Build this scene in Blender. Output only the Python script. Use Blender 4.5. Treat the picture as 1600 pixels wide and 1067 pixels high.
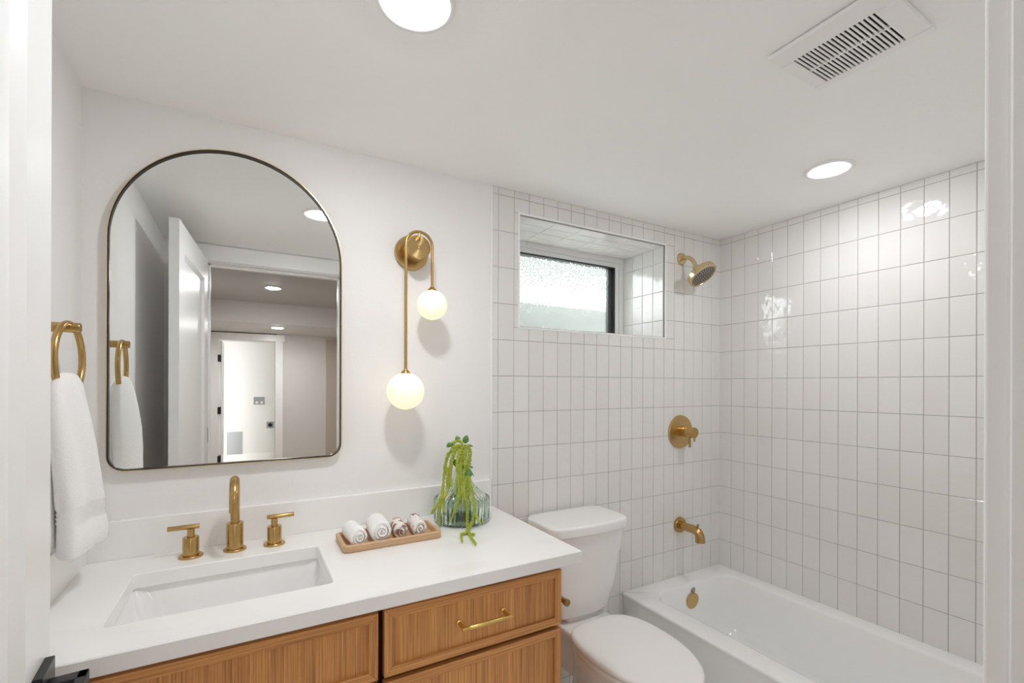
import bpy, math, random
from mathutils import Vector, Matrix
from mathutils import noise as mnoise
random.seed(7)
PI = math.pi
sc = bpy.context.scene
for o in list(bpy.data.objects): bpy.data.objects.remove(o)

# ------------------------------------------------------------------ room measures (metres)
H = 1.40                       # lens height
D = 1.7343                     # back wall face
XL, XR = -0.4131, 2.3673       # left / right wall faces
ZC = 2.2366                    # bathroom ceiling
CT = 0.8934                    # worktop
TB = 0.367                     # bath rim
YF0, YF1 = 0.014, 0.131          # doorway wall faces

# ------------------------------------------------------------------ camera
cam = bpy.data.cameras.new('camera'); co = bpy.data.objects.new('camera', cam)
sc.collection.objects.link(co); sc.camera = co
cam.sensor_fit = 'HORIZONTAL'; cam.sensor_width = 36.0
cam.lens = 722.677 / 1600 * 36.0
cam.shift_x = 0.0
cam.shift_y = (600.8 - 533.5) / 1600.0
cam.clip_start = 0.005
yaw, roll = 0.5169, 0.0032
fwd = Vector((math.sin(yaw), math.cos(yaw), 0)); rgt = Vector((math.cos(yaw), -math.sin(yaw), 0)); upv = Vector((0, 0, 1))
r3 = rgt * math.cos(roll) + upv * math.sin(roll); u3 = upv * math.cos(roll) - rgt * math.sin(roll)
M = Matrix((r3, u3, -fwd)).transposed().to_4x4(); M.translation = Vector((0, 0, H))
co.matrix_world = M

# ------------------------------------------------------------------ world and exposure
wd = bpy.data.worlds.new('sky'); sc.world = wd; wd.use_nodes = True
wd.node_tree.nodes['Background'].inputs[0].default_value = (0.93, 0.98, 1.0, 1)
SKY = 8.0
wd.node_tree.nodes['Background'].inputs[1].default_value = SKY
LAMP = 122.0          # bathroom recessed lights
HALL = 235.0           # hallway recessed lights
LAUND = 12.5
GLOBE = 0.80
sc.view_settings.view_transform = 'Standard'
sc.view_settings.look = 'None'
sc.view_settings.gamma = 1.0
sc.view_settings.use_curve_mapping = False
sc.view_settings.exposure = 0.53
sc.cycles.max_bounces = 24; sc.cycles.diffuse_bounces = 16; sc.cycles.glossy_bounces = 8; sc.cycles.transmission_bounces = 16

# ------------------------------------------------------------------ materials
def node(nt, t, **k):
    n = nt.nodes.new(t)
    for a, b in k.items(): setattr(n, a, b)
    return n
def pbr(name, col, rough=0.5, metal=0.0, spec=None, trans=0.0, ior=None, emis=None, estr=0.0, coat=0.0, bump=None, var=None, sub=0.0):
    m = bpy.data.materials.new(name); m.use_nodes = True; nt = m.node_tree
    b = nt.nodes['Principled BSDF']
    b.inputs['Base Color'].default_value = (*col, 1); b.inputs['Roughness'].default_value = rough
    b.inputs['Metallic'].default_value = metal
    if spec is not None: b.inputs['Specular IOR Level'].default_value = spec
    if trans: b.inputs['Transmission Weight'].default_value = trans
    if ior: b.inputs['IOR'].default_value = ior
    if emis: b.inputs['Emission Color'].default_value = (*emis, 1); b.inputs['Emission Strength'].default_value = estr
    if coat: b.inputs['Coat Weight'].default_value = coat; b.inputs['Coat Roughness'].default_value = 0.05
    if sub: b.inputs['Subsurface Weight'].default_value = sub; b.inputs['Subsurface Radius'].default_value = (.02, .02, .02)
    if bump or var:
        tc = node(nt, 'ShaderNodeTexCoord'); mp = node(nt, 'ShaderNodeMapping'); nt.links.new(tc.outputs['Object'], mp.inputs[0])
    if bump:      # (scale, distance, (sx,sy,sz))
        mp.inputs['Scale'].default_value = bump[2] if len(bump) > 2 else (1, 1, 1)
        nz = node(nt, 'ShaderNodeTexNoise'); nz.inputs['Scale'].default_value = bump[0]; nz.inputs['Detail'].default_value = 3
        bp = node(nt, 'ShaderNodeBump'); bp.inputs['Distance'].default_value = bump[1]
        nt.links.new(mp.outputs[0], nz.inputs['Vector']); nt.links.new(nz.outputs['Fac'], bp.inputs['Height']); nt.links.new(bp.outputs[0], b.inputs['Normal'])
    if var:       # (scale, col2, lo, hi, (sx,sy,sz))
        mp2 = node(nt, 'ShaderNodeMapping'); nt.links.new(tc.outputs['Object'], mp2.inputs[0]); mp2.inputs['Scale'].default_value = var[4] if len(var) > 4 else (1, 1, 1)
        n2 = node(nt, 'ShaderNodeTexNoise'); n2.inputs['Scale'].default_value = var[0]; n2.inputs['Detail'].default_value = 5
        mr = node(nt, 'ShaderNodeMapRange'); mr.inputs['From Min'].default_value = var[2]; mr.inputs['From Max'].default_value = var[3]
        mx = node(nt, 'ShaderNodeMix', data_type='RGBA'); mx.inputs[6].default_value = (*col, 1); mx.inputs[7].default_value = (*var[1], 1)
        nt.links.new(mp2.outputs[0], n2.inputs['Vector']); nt.links.new(n2.outputs['Fac'], mr.inputs['Value'])
        nt.links.new(mr.outputs[0], mx.inputs[0]); nt.links.new(mx.outputs[2], b.inputs['Base Color'])
    return m
M_ = {}
M_['wall'] = pbr('painted wall', (0.865, 0.855, 0.85), 0.55, bump=(300, 0.0006))
M_['ceil'] = pbr('painted ceiling', (0.96, 0.96, 0.95), 0.7, bump=(260, 0.0006))
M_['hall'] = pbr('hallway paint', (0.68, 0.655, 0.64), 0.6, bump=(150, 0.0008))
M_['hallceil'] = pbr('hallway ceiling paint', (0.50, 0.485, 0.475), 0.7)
M_['laundry'] = pbr('laundry paint', (0.82, 0.81, 0.80), 0.6)
M_['trim'] = pbr('semi gloss white trim', (0.91, 0.91, 0.91), 0.28)
M_['brass'] = pbr('brushed brass', (0.53, 0.345, 0.135), 0.24, 1.0, bump=(60, 0.0002, (1, 1, 12)))
M_['brassr'] = pbr('radially brushed brass', (0.60, 0.42, 0.19), 0.30, 1.0)
_nt = M_['brassr'].node_tree; _b = _nt.nodes['Principled BSDF']; _b.inputs['Anisotropic'].default_value = .85
_t = node(_nt, 'ShaderNodeTangent'); _t.direction_type = 'RADIAL'; _t.axis = 'Y'; _nt.links.new(_t.outputs[0], _b.inputs['Tangent'])
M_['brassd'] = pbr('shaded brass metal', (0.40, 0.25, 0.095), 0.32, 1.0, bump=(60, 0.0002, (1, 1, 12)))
M_['brassy'] = pbr('satin yellow brass', (0.72, 0.50, 0.16), 0.34, 1.0)
M_['brassp'] = pbr('champagne brass', (0.70, 0.55, 0.33), 0.24, 1.0)
M_['ceramic'] = pbr('glazed white ceramic', (0.89, 0.885, 0.88), 0.10, coat=0.5)
M_['tub'] = pbr('white enamel', (0.89, 0.895, 0.89), 0.12, coat=0.4)
M_['seat'] = pbr('white plastic seat', (0.88, 0.87, 0.86), 0.25)
M_['black'] = pbr('black metal', (0.015, 0.015, 0.017), 0.35, 0.3)
M_['darkframe'] = pbr('dark bronze edge', (0.035, 0.028, 0.022), 0.3, 0.8)
M_['rubber'] = pbr('black gasket', (0.01, 0.012, 0.014), 0.5)
M_['vinyl'] = pbr('white vinyl', (0.85, 0.86, 0.85), 0.35)
M_['grout'] = pbr('grey grout', (0.36, 0.34, 0.32), 0.9)
M_['vent'] = pbr('white vent plastic', (0.90, 0.895, 0.885), 0.45)
M_['dark'] = pbr('painted shade and nozzle dark', (0.02, 0.02, 0.02), 0.9)  # near black, also painted in where only shade falls
M_['emit'] = pbr('led diffuser', (0.9, 0.9, 0.9), 0.5, emis=(0.955, 0.978, 1.0), estr=LAMP)
M_['emit2'] = pbr('shower led diffuser', (0.9, 0.9, 0.9), 0.5, emis=(0.955, 0.978, 1.0), estr=LAMP * .80)
M_['emith'] = pbr('hall led diffuser', (0.9, 0.9, 0.9), 0.5, emis=(0.99, 0.985, 0.98), estr=HALL)
M_['emitl'] = pbr('laundry led diffuser', (0.9, 0.9, 0.9), 0.5, emis=(1.0, 0.98, 0.96), estr=LAUND)
M_['globe'] = pbr('opal glass globe', (0.92, 0.88, 0.76), 0.25, emis=(1.0, 0.83, 0.52), estr=GLOBE * 0.5)
M_['towel'] = pbr('white terry', (0.955, 0.95, 0.94), 0.95, bump=(420, 0.0018))
M_['floor'] = pbr('pale floor tile', (0.86, 0.86, 0.855), 0.5)
M_['hfloor'] = pbr('hall floor boards', (0.58, 0.50, 0.41), 0.5)
M_['concrete'] = pbr('grey concrete', (0.076, 0.080, 0.075), 0.9, var=(6, (0.062, 0.066, 0.061), .4, .65))
M_['paleground'] = pbr('pale bounce ground', (0.85, 0.84, 0.81), 0.9)
M_['steel'] = pbr('galvanised steel', (0.42, 0.43, 0.44), 0.4, 0.7)
M_['tan'] = pbr('tan painted door', (0.50, 0.43, 0.37), 0.5)
M_['nozzle'] = pbr('grey nozzle plate', (0.36, 0.31, 0.27), 0.4, 0.3)
M_['stem'] = pbr('green stem', (0.20, 0.30, 0.05), 0.6)
M_['tassel'] = pbr('lime tassel', (0.52, 0.56, 0.075), 0.75, var=(60, (0.34, 0.43, 0.045), .35, .65))
M_['leaf'] = pbr('green leaf', (0.09, 0.22, 0.05), 0.4, var=(30, (0.16, 0.33, 0.09), .4, .6))
M_['quartz'] = pbr('white quartz', (0.90, 0.895, 0.885), 0.16, var=(3.2, (0.84, 0.825, 0.805), .58, .80, (1, 2.4, 1)))
M_['mirror'] = pbr('silvered mirror', (0.86, 0.875, 0.86), 0.0, 1.0)

def wood(name, axis):
    m = bpy.data.materials.new(name); m.use_nodes = True; nt = m.node_tree; b = nt.nodes['Principled BSDF']
    tc = node(nt, 'ShaderNodeTexCoord'); mp = node(nt, 'ShaderNodeMapping'); nt.links.new(tc.outputs['Object'], mp.inputs[0])
    s = [300, 300, 300]; s[axis] = 4.0
    mp.inputs['Scale'].default_value = s
    n1 = node(nt, 'ShaderNodeTexNoise'); n1.inputs['Scale'].default_value = 1.0; n1.inputs['Detail'].default_value = 4; n1.inputs['Roughness'].default_value = .6
    nt.links.new(mp.outputs[0], n1.inputs['Vector'])
    mpb = node(nt, 'ShaderNodeMapping'); nt.links.new(tc.outputs['Object'], mpb.inputs[0]); s2 = [34, 34, 34]; s2[axis] = 1.2; mpb.inputs['Scale'].default_value = s2
    n2 = node(nt, 'ShaderNodeTexNoise'); n2.inputs['Scale'].default_value = 1.0; n2.inputs['Detail'].default_value = 2; nt.links.new(mpb.outputs[0], n2.inputs['Vector'])
    ad = node(nt, 'ShaderNodeMath', operation='MULTIPLY_ADD'); ad.inputs[1].default_value = 0.74; nt.links.new(n1.outputs['Fac'], ad.inputs[0])
    ml = node(nt, 'ShaderNodeMath', operation='MULTIPLY'); ml.inputs[1].default_value = 0.26; nt.links.new(n2.outputs['Fac'], ml.inputs[0]); nt.links.new(ml.outputs[0], ad.inputs[2])
    cr = node(nt, 'ShaderNodeValToRGB'); e = cr.color_ramp.elements
    e[0].position = .36; e[0].color = WOODC[0]; e[1].position = .64; e[1].color = WOODC[2]
    x = e.new(.5); x.color = WOODC[1]
    nt.links.new(ad.outputs[0], cr.inputs[0]); nt.links.new(cr.outputs[0], b.inputs['Base Color'])
    b.inputs['Roughness'].default_value = .48
    bp = node(nt, 'ShaderNodeBump'); bp.inputs['Distance'].default_value = .0006; nt.links.new(n1.outputs['Fac'], bp.inputs['Height']); nt.links.new(bp.outputs[0], b.inputs['Normal'])
    return m
WOODC = [(0.38, 0.155, 0.044, 1), (0.60, 0.275, 0.085, 1), (0.77, 0.39, 0.135, 1)]
M_['woodz'] = wood('oak vertical grain', 2); M_['woodx'] = wood('oak rail grain', 0)
WOODC = [(0.50, 0.30, 0.16, 1), (0.62, 0.40, 0.23, 1), (0.70, 0.49, 0.31, 1)]
M_['traywood'] = wood('pale tray wood', 0)

def tile_mat():
    m = bpy.data.materials.new('handmade glazed tile'); m.use_nodes = True; nt = m.node_tree; b = nt.nodes['Principled BSDF']
    at = node(nt, 'ShaderNodeAttribute'); at.attribute_name = 'shade'
    tc = node(nt, 'ShaderNodeTexCoord')
    mx = node(nt, 'ShaderNodeMix', data_type='RGBA'); mx.inputs[6].default_value = (0.765, 0.75, 0.735, 1); mx.inputs[7].default_value = (0.81, 0.80, 0.785, 1)
    nt.links.new(at.outputs['Fac'], mx.inputs[0])
    nt.links.new(mx.outputs[2], b.inputs['Base Color'])
    b.inputs['Roughness'].default_value = 0.07; b.inputs['Specular IOR Level'].default_value = 0.5
    # per tile offset so the glaze waves differ from tile to tile
    ad = node(nt, 'ShaderNodeVectorMath', operation='ADD'); sc_ = node(nt, 'ShaderNodeVectorMath', operation='SCALE'); sc_.inputs['Scale'].default_value = 40
    nt.links.new(at.outputs['Color'], sc_.inputs[0]); nt.links.new(sc_.outputs[0], ad.inputs[0]); nt.links.new(tc.outputs['Object'], ad.inputs[1])
    n1 = node(nt, 'ShaderNodeTexNoise'); n1.inputs['Scale'].default_value = 16; n1.inputs['Detail'].default_value = 1.5
    nt.links.new(ad.outputs[0], n1.inputs['Vector'])
    n2 = node(nt, 'ShaderNodeTexNoise'); n2.inputs['Scale'].default_value = 60; n2.inputs['Detail'].default_value = 1
    nt.links.new(ad.outputs[0], n2.inputs['Vector'])
    b1 = node(nt, 'ShaderNodeBump'); b1.inputs['Distance'].default_value = 0.0034; nt.links.new(n1.outputs['Fac'], b1.inputs['Height'])
    b2 = node(nt, 'ShaderNodeBump'); b2.inputs['Distance'].default_value = 0.0004; nt.links.new(n2.outputs['Fac'], b2.inputs['Height']); nt.links.new(b1.outputs[0], b2.inputs['Normal'])
    nt.links.new(b2.outputs[0], b.inputs['Normal'])
    return m
M_['tile'] = tile_mat()

def glass_mat(name, col, rough, bump=None, ior=1.45):
    m = pbr(name, col, rough, trans=1.0, ior=ior)
    if bump:
        nt = m.node_tree; b = nt.nodes['Principled BSDF']
        tc = node(nt, 'ShaderNodeTexCoord'); v = node(nt, 'ShaderNodeTexVoronoi'); v.inputs['Scale'].default_value = bump[0]; v.feature = 'SMOOTH_F1'
        bp = node(nt, 'ShaderNodeBump'); bp.inputs['Distance'].default_value = bump[1]
        nt.links.new(tc.outputs['Object'], v.inputs['Vector']); nt.links.new(v.outputs['Distance'], bp.inputs['Height']); nt.links.new(bp.outputs[0], b.inputs['Normal'])
    return m
M_['rain'] = glass_mat('obscured rain glass', (0.97, 1.0, 0.98), 0.075, (210, 0.0012))
M_['vase'] = glass_mat('green ribbed glass', (0.79, 0.90, 0.80), 0.01)

def cloth_pattern(name, kind):
    m = bpy.data.materials.new(name); m.use_nodes = True; nt = m.node_tree; b = nt.nodes['Principled BSDF']; b.inputs['Roughness'].default_value = .85
    tc = node(nt, 'ShaderNodeTexCoord'); mp = node(nt, 'ShaderNodeMapping'); nt.links.new(tc.outputs['Object'], mp.inputs[0])
    v = node(nt, 'ShaderNodeTexVoronoi'); v.inputs['Scale'].default_value = 42 if kind == 0 else 95; nt.links.new(mp.outputs[0], v.inputs['Vector'])
    cr = node(nt, 'ShaderNodeValToRGB'); cr.color_ramp.interpolation = 'CONSTANT'; e = cr.color_ramp.elements
    nt.links.new(v.outputs['Distance'], cr.inputs[0])
    if kind == 0:
        e[0].position = 0; e[0].color = (0.36, 0.20, 0.15, 1); e[1].position = .46; e[1].color = (0.82, 0.76, 0.72, 1)
        cr2 = node(nt, 'ShaderNodeValToRGB'); cr2.color_ramp.elements[0].color = (0.30, .17, .13, 1); cr2.color_ramp.elements[1].color = (0.62, .42, .34, 1)
        sx = node(nt, 'ShaderNodeSeparateColor'); nt.links.new(v.outputs['Color'], sx.inputs[0]); nt.links.new(sx.outputs[0], cr2.inputs[0])
        lt = node(nt, 'ShaderNodeMath', operation='LESS_THAN'); lt.inputs[1].default_value = .46; nt.links.new(v.outputs['Distance'], lt.inputs[0])
        mx = node(nt, 'ShaderNodeMix', data_type='RGBA'); mx.inputs[6].default_value = (0.82, .78, .75, 1); nt.links.new(lt.outputs[0], mx.inputs[0]); nt.links.new(cr2.outputs[0], mx.inputs[7])
        nt.links.new(mx.outputs[2], b.inputs['Base Color'])
    else:
        e[0].position = 0; e[0].color = (0.16, 0.10, 0.08, 1); e[1].position = .21; e[1].color = (0.86, 0.82, 0.79, 1)
        nz = node(nt, 'ShaderNodeTexNoise'); nz.inputs['Scale'].default_value = 30; nt.links.new(mp.outputs[0], nz.inputs['Vector'])
        gt = node(nt, 'ShaderNodeMath', operation='GREATER_THAN'); gt.inputs[1].default_value = .64; nt.links.new(nz.outputs['Fac'], gt.inputs[0])
        mx = node(nt, 'ShaderNodeMix', data_type='RGBA'); mx.inputs[7].default_value = (0.32, .2, .15, 1); nt.links.new(gt.outputs[0], mx.inputs[0]); nt.links.new(cr.outputs[0], mx.inputs[6])
        nt.links.new(mx.outputs[2], b.inputs['Base Color'])
    return m
M_['cloth0'] = cloth_pattern('brown dotted cloth', 0); M_['cloth1'] = cloth_pattern('speckled cloth', 1)

# ------------------------------------------------------------------ mesh helpers
class MB:
    def __init__(s): s.v = []; s.f = []; s.c = None
    def add(s, vs, fs):
        n = len(s.v); s.v += [tuple(v) for v in vs]; s.f += [tuple(i + n for i in f) for f in fs]; return s
    def box(s, a, b):
        x0, y0, z0 = a; x1, y1, z1 = b
        return s.add([(x0,y0,z0),(x1,y0,z0),(x1,y1,z0),(x0,y1,z0),(x0,y0,z1),(x1,y0,z1),(x1,y1,z1),(x0,y1,z1)],
                     [(0,3,2,1),(4,5,6,7),(0,1,5,4),(1,2,6,5),(2,3,7,6),(3,0,4,7)])
    def loft(s, rings, caps=(True, True), closed=True, loop=False):
        n = len(s.v); k = len(rings[0])
        for r in rings: s.v += [tuple(p) for p in r]
        m = len(rings)
        for i in range(m if loop else m - 1):
            a = n + i * k; b = n + ((i + 1) % m) * k
            for j in range(k if closed else k - 1):
                j2 = (j + 1) % k
                s.f.append((a + j, a + j2, b + j2, b + j))
        if caps[0] and not loop: s.f.append(tuple(n + j for j in reversed(range(k))))
        if caps[1] and not loop: s.f.append(tuple(n + (m - 1) * k + j for j in range(k)))
        return s
    def lathe(s, prof, org, axis=(0, 0, 1), n=40, caps=(True, True), rib=None):
        ax = Vector(axis).normalized(); t = Vector((1, 0, 0)) if abs(ax.x) < .9 else Vector((0, 1, 0))
        u = ax.cross(t).normalized(); w = ax.cross(u); o = Vector(org); rings = []
        for q in prof:
            r, h = q[0], q[1]
            ring = []
            for i in range(n):
                a = 2 * PI * i / n; rr = r
                if rib and len(q) > 2: rr = r * (1 + q[2] * math.cos(rib * a))
                ring.append(o + ax * h + u * (rr * math.cos(a)) + w * (rr * math.sin(a)))
            rings.append(ring)
        return s.loft(rings, caps)
    def tube(s, pts, r, n=12, caps=(True, True), closed=False):
        pts = [Vector(p) for p in pts]; m = len(pts); rings = []; prev = None
        for i, p in enumerate(pts):
            if closed: d = pts[(i + 1) % m] - pts[i - 1]
            else: d = pts[min(i + 1, m - 1)] - pts[max(i - 1, 0)]
            d.normalize()
            if prev is None:
                t = Vector((0, 0, 1)) if abs(d.z) < .9 else Vector((1, 0, 0)); u = d.cross(t).normalized()
            else: u = (prev - d * prev.dot(d)).normalized()
            prev = u; w = d.cross(u); rr = r[i] if isinstance(r, (list, tuple)) else r
            rings.append([p + u * (rr * math.cos(2 * PI * j / n)) + w * (rr * math.sin(2 * PI * j / n)) for j in range(n)])
        return s.loft(rings, caps, loop=closed)
    def build(s, name, mat, parent=None, smooth=35, bevel=None, shade=None):
        me = bpy.data.meshes.new(name); me.from_pydata(s.v, [], s.f); me.update()
        if smooth:
            for p in me.polygons: p.use_smooth = True
            me.set_sharp_from_angle(angle=math.radians(smooth))
        me.materials.append(mat)
        if s.c:
            ca = me.color_attributes.new('shade', 'FLOAT_COLOR', 'POINT')
            for i, c in enumerate(s.c): ca.data[i].color = c
        o = bpy.data.objects.new(name, me); sc.collection.objects.link(o)
        if parent:
            o.parent = parent
            o.location = -parent.location      # geometry is written in world coordinates
        if bevel:
            bv = o.modifiers.new('bevel', 'BEVEL'); bv.width = bevel; bv.segments = 3; bv.limit_method = 'ANGLE'; bv.angle_limit = math.radians(40)
        return o
def empty(name, loc): 
    o = bpy.data.objects.new(name, None); sc.collection.objects.link(o); o.location = loc; o.empty_display_size = .05; return o
def tag(o, label, cat, group=None):
    o['label'] = label; o['category'] = cat
    if group: o['group'] = group
    return o
def thing(name, label, cat, loc, group=None): return tag(empty(name, Vector(loc)), label, cat, group)
def st(o, label=None):
    o['kind'] = 'structure'
    if label: o['label'] = label
    return o
def rrect(cx, cy, hx, hy, r, z, n=6):
    r = max(min(r, hx - 1e-4, hy - 1e-4), 1e-4); out = []
    for k, (sx, sy) in enumerate(((1, 1), (-1, 1), (-1, -1), (1, -1))):
        for i in range(n + 1):
            a = PI / 2 * k + PI / 2 * i / n
            out.append((cx + sx * (hx - r) + r * math.cos(a), cy + sy * (hy - r) + r * math.sin(a), z))
    return out
def arc(c, r, a0, a1, n, plane='xz'):
    out = []
    for i in range(n + 1):
        a = a0 + (a1 - a0) * i / n
        if plane == 'xz': out.append((c[0] + r * math.cos(a), c[1], c[2] + r * math.sin(a)))
        if plane == 'yz': out.append((c[0], c[1] + r * math.cos(a), c[2] + r * math.sin(a)))
    return out
def smooth_path(pts, sub=8):
    P = [Vector(p) for p in pts]; out = []
    for i in range(len(P) - 1):
        p0 = P[max(i - 1, 0)]; p1 = P[i]; p2 = P[i + 1]; p3 = P[min(i + 2, len(P) - 1)]
        for k in range(sub):
            t = k / sub
            out.append(0.5 * ((2 * p1) + (p2 - p0) * t + (2 * p0 - 5 * p1 + 4 * p2 - p3) * t * t + (-p0 + 3 * p1 - 3 * p2 + p3) * t ** 3))
    out.append(P[-1]); return out

# ------------------------------------------------------------------ room shell
WX0, WX1, WZ0, WZ1 = 1.0205, 1.914, 1.6515, 2.1395      # window opening
WY = 2.038
w = MB()
w.box((XL - .12, D, -.02), (WX0, D + .34, ZC + .1)); w.box((WX1, D, -.02), (XR + .12, D + .34, ZC + .1))
w.box((WX0, D, -.02), (WX1, D + .34, WZ0)); w.box((WX0, D, WZ1), (WX1, D + .34, ZC + .1))
wb = st(w.build('wall_back', M_['wall'], smooth=0), 'white painted back wall with a tiled shower end')
wl = st(MB().box((XL - .12, YF0, -.02), (XL, D, ZC + .1)).build('wall_left', M_['wall'], smooth=0))
wr = st(MB().box((XR, YF0, -.02), (XR + .12, D, ZC + .1)).build('wall_right', M_['wall'], smooth=0))
OX0, OX1, OZ = -0.203, 0.556, 2.130                    # doorway opening between jambs
JT = .018
w = MB(); w.box((XL - .12, YF0, -.02), (OX0 - JT, YF1, 2.5)); w.box((OX1 + JT, YF0, -.02), (XR + .12, YF1, 2.5)); w.box((OX0 - JT, YF0, OZ + JT), (OX1 + JT, YF1, 2.5))
st(w.build('wall_front', M_['wall'], smooth=0))
st(MB().box((XL, YF1, ZC), (XR, D, ZC + .1)).build('ceiling', M_['ceil'], smooth=0))
st(MB().box((XL - .12, YF0, -.1), (XR + .12, D, 0)).build('floor', M_['floor'], smooth=0))
# door lining, stops and casings
w = MB()
w.box((OX0 - JT, YF0 - .0, 0), (OX0, YF1, OZ)); w.box((OX1, YF0, 0), (OX1 + JT, YF1, OZ)); w.box((OX0 - JT, YF0, OZ), (OX1 + JT, YF1, OZ + JT))
w.box((OX1 - .011, YF0 + .02, 0), (OX1, YF1 - .05, OZ)); w.box((OX0, YF0 + .02, 0), (OX0 + .011, YF1 - .05, OZ)); w.box((OX0, YF0 + .02, OZ - .011), (OX1, YF1 - .05, OZ))
st(w.build('trim_1', M_['trim'], smooth=0, bevel=.0015), 'white door lining around the doorway')
w = MB(); CW = .086
w.box((OX1 + .005, YF1, 0), (OX1 + .005 + CW, YF1 + .018, OZ + .005)); w.box((OX0 - .005 - CW, YF1, 0), (OX0 - .005, YF1 + .018, OZ + .005))
w.box((OX0 - .005 - CW, YF1, OZ + .005), (OX1 + .005 + CW, YF1 + .018, ZC - .008))
st(w.build('trim_2', M_['trim'], smooth=0, bevel=.003), 'white flat door casing on the bathroom side')

# ------------------------------------------------------------------ tiles
def tiles(name, org, U, V, N, us, vs, hole=None, parent=None, gap=.0009, gr=True):
    """one field of hand made tiles; us, vs are joint positions along U and V"""
    o = Vector(org); U = Vector(U); V = Vector(V); N = Vector(N); m = MB(); m.c = []
    def put(u0, u1, v0, v1, rnd):
        if u1 - u0 < .004 or v1 - v0 < .004: return
        a, b, c, d = u0 + gap, u1 - gap, v0 + gap, v1 - gap; ch = .0014
        hs = [.0036 + rnd.uniform(-.0005, .0005) for _ in range(4)]
        lo = [(a, c, 0), (b, c, 0), (b, d, 0), (a, d, 0)]
        hi = [(a + ch, c + ch, hs[0]), (b - ch, c + ch, hs[1]), (b - ch, d - ch, hs[2]), (a + ch, d - ch, hs[3])]
        mid = [(p[0], p[1], h - .0012) for p, h in zip(lo, hs)]
        n = len(m.v)
        for p in lo + mid + hi: m.v.append(tuple(o + U * p[0] + V * p[1] + N * p[2]))
        for q in range(4):
            r = (q + 1) % 4
            m.f.append((n + q, n + r, n + 4 + r, n + 4 + q)); m.f.append((n + 4 + q, n + 4 + r, n + 8 + r, n + 8 + q))
        m.f.append((n + 8, n + 9, n + 10, n + 11))
        s = rnd.random(); col = (s, rnd.random(), rnd.random(), 1); m.c += [col] * 12
    for i in range(len(us) - 1):
        for j in range(len(vs) - 1):
            rnd = random.Random(i * 97 + j * 13 + len(name)); u0, u1, v0, v1 = us[i], us[i + 1], vs[j], vs[j + 1]
            if hole and u1 > hole[0] and u0 < hole[1] and v1 > hole[2] and v0 < hole[3]:
                h0, h1, k0, k1 = hole
                if v0 < k0: put(u0, u1, v0, k0, rnd)
                if v1 > k1: put(u0, u1, k1, v1, rnd)
                va, vb = max(v0, k0), min(v1, k1)
                if u0 < h0: put(u0, h0, va, vb, rnd)
                if u1 > h1: put(h1, u1, va, vb, rnd)
            else: put(u0, u1, v0, v1, rnd)
    if U.cross(V).dot(N) < 0: m.f = [tuple(reversed(f)) for f in m.f]
    t = m.build(name, M_['tile'], parent, smooth=0)
    return t
def grid(a, b, p0, step):
    out = [a]; k = math.ceil((a - p0) / step + 1e-6)
    while p0 + k * step < b - 1e-6:
        if p0 + k * step - a > .003: out.append(p0 + k * step)
        k += 1
    return out + [b]
Z0 = H + .8059; TH = .1539
BT = .9159; BP = (XR - BT) / 19
zs = grid(0, ZC, Z0 - 20 * TH, TH)
# grout beds are slabs set on the walls
w = MB(); gy = D - .0020
w.box((.887, gy, 0), (WX0, D, ZC)); w.box((WX1, gy, 0), (XR, D, ZC)); w.box((WX0, gy, 0), (WX1, D, WZ0)); w.box((WX0, gy, WZ1), (WX1, D, ZC))
w.build('grout', M_['grout'], wb, smooth=0)
tiles('tile_field', (0, D - .0005, 0), (1, 0, 0), (0, 0, 1), (0, -1, 0), grid(.887, XR, BT, BP), zs, hole=(WX0 - .004, WX1 + .004, WZ0 - .004, WZ1 + .004), parent=wb)
MB().box((XR - .0020, YF1, 0), (XR, D, ZC)).build('grout', M_['grout'], wr, smooth=0)
TWD = .0778
tiles('tile_field', (XR - .0005, 0, 0), (0, 1, 0), (0, 0, 1), (-1, 0, 0), grid(YF1, D, D - 30 * TWD, TWD), zs, parent=wr)
# window recess tiles
MB().box((WX1 - .002, D, WZ0), (WX1, WY, WZ1)).box((WX0, D, WZ0), (WX0 + .002, WY, WZ1)).box((WX0, D, WZ1 - .002), (WX1, WY, WZ1)).box((WX0, D, WZ0), (WX1, WY, WZ0 + .002)).build('grout', M_['grout'], wb, smooth=0)
rz = grid(WZ0, WZ1, Z0 - 20 * TH, TH); ry = grid(D + .006, WY, D, .0775); rx = grid(WX0, WX1, BT, .154)
tiles('recess_tiles', (WX1 - .0005, 0, 0), (0, 1, 0), (0, 0, 1), (-1, 0, 0), ry, rz, parent=wb)
tiles('recess_tiles', (WX0 + .0005, 0, 0), (0, 1, 0), (0, 0, 1), (1, 0, 0), ry, rz, parent=wb)
tiles('recess_tiles', (0, 0, WZ1 - .0005), (1, 0, 0), (0, 1, 0), (0, 0, -1), rx, ry, parent=wb)
tiles('recess_tiles', (0, 0, WZ0 + .0005), (1, 0, 0), (0, 1, 0), (0, 0, 1), rx, ry, parent=wb)
# white edge trims: end of the tiling and around the window recess
w = MB(); w.box((.879, D - .006, CT + .11), (.887, D, ZC)); st(w.build('trim_3', M_['trim'], smooth=0, bevel=.001), 'white edging strip where the tiling ends')
w = MB(); t_ = .008
w.box((WX0 - t_, D - .0065, WZ0 - t_), (WX0, D + .004, WZ1 + t_)); w.box((WX1, D - .0065, WZ0 - t_), (WX1 + t_, D + .004, WZ1 + t_))
w.box((WX0, D - .0065, WZ0 - t_), (WX1, D + .004, WZ0)); w.box((WX0, D - .0065, WZ1), (WX1, D + .004, WZ1 + t_))
st(w.build('trim_4', M_['trim'], smooth=0, bevel=.001), 'white edging strip around the window recess')

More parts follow.
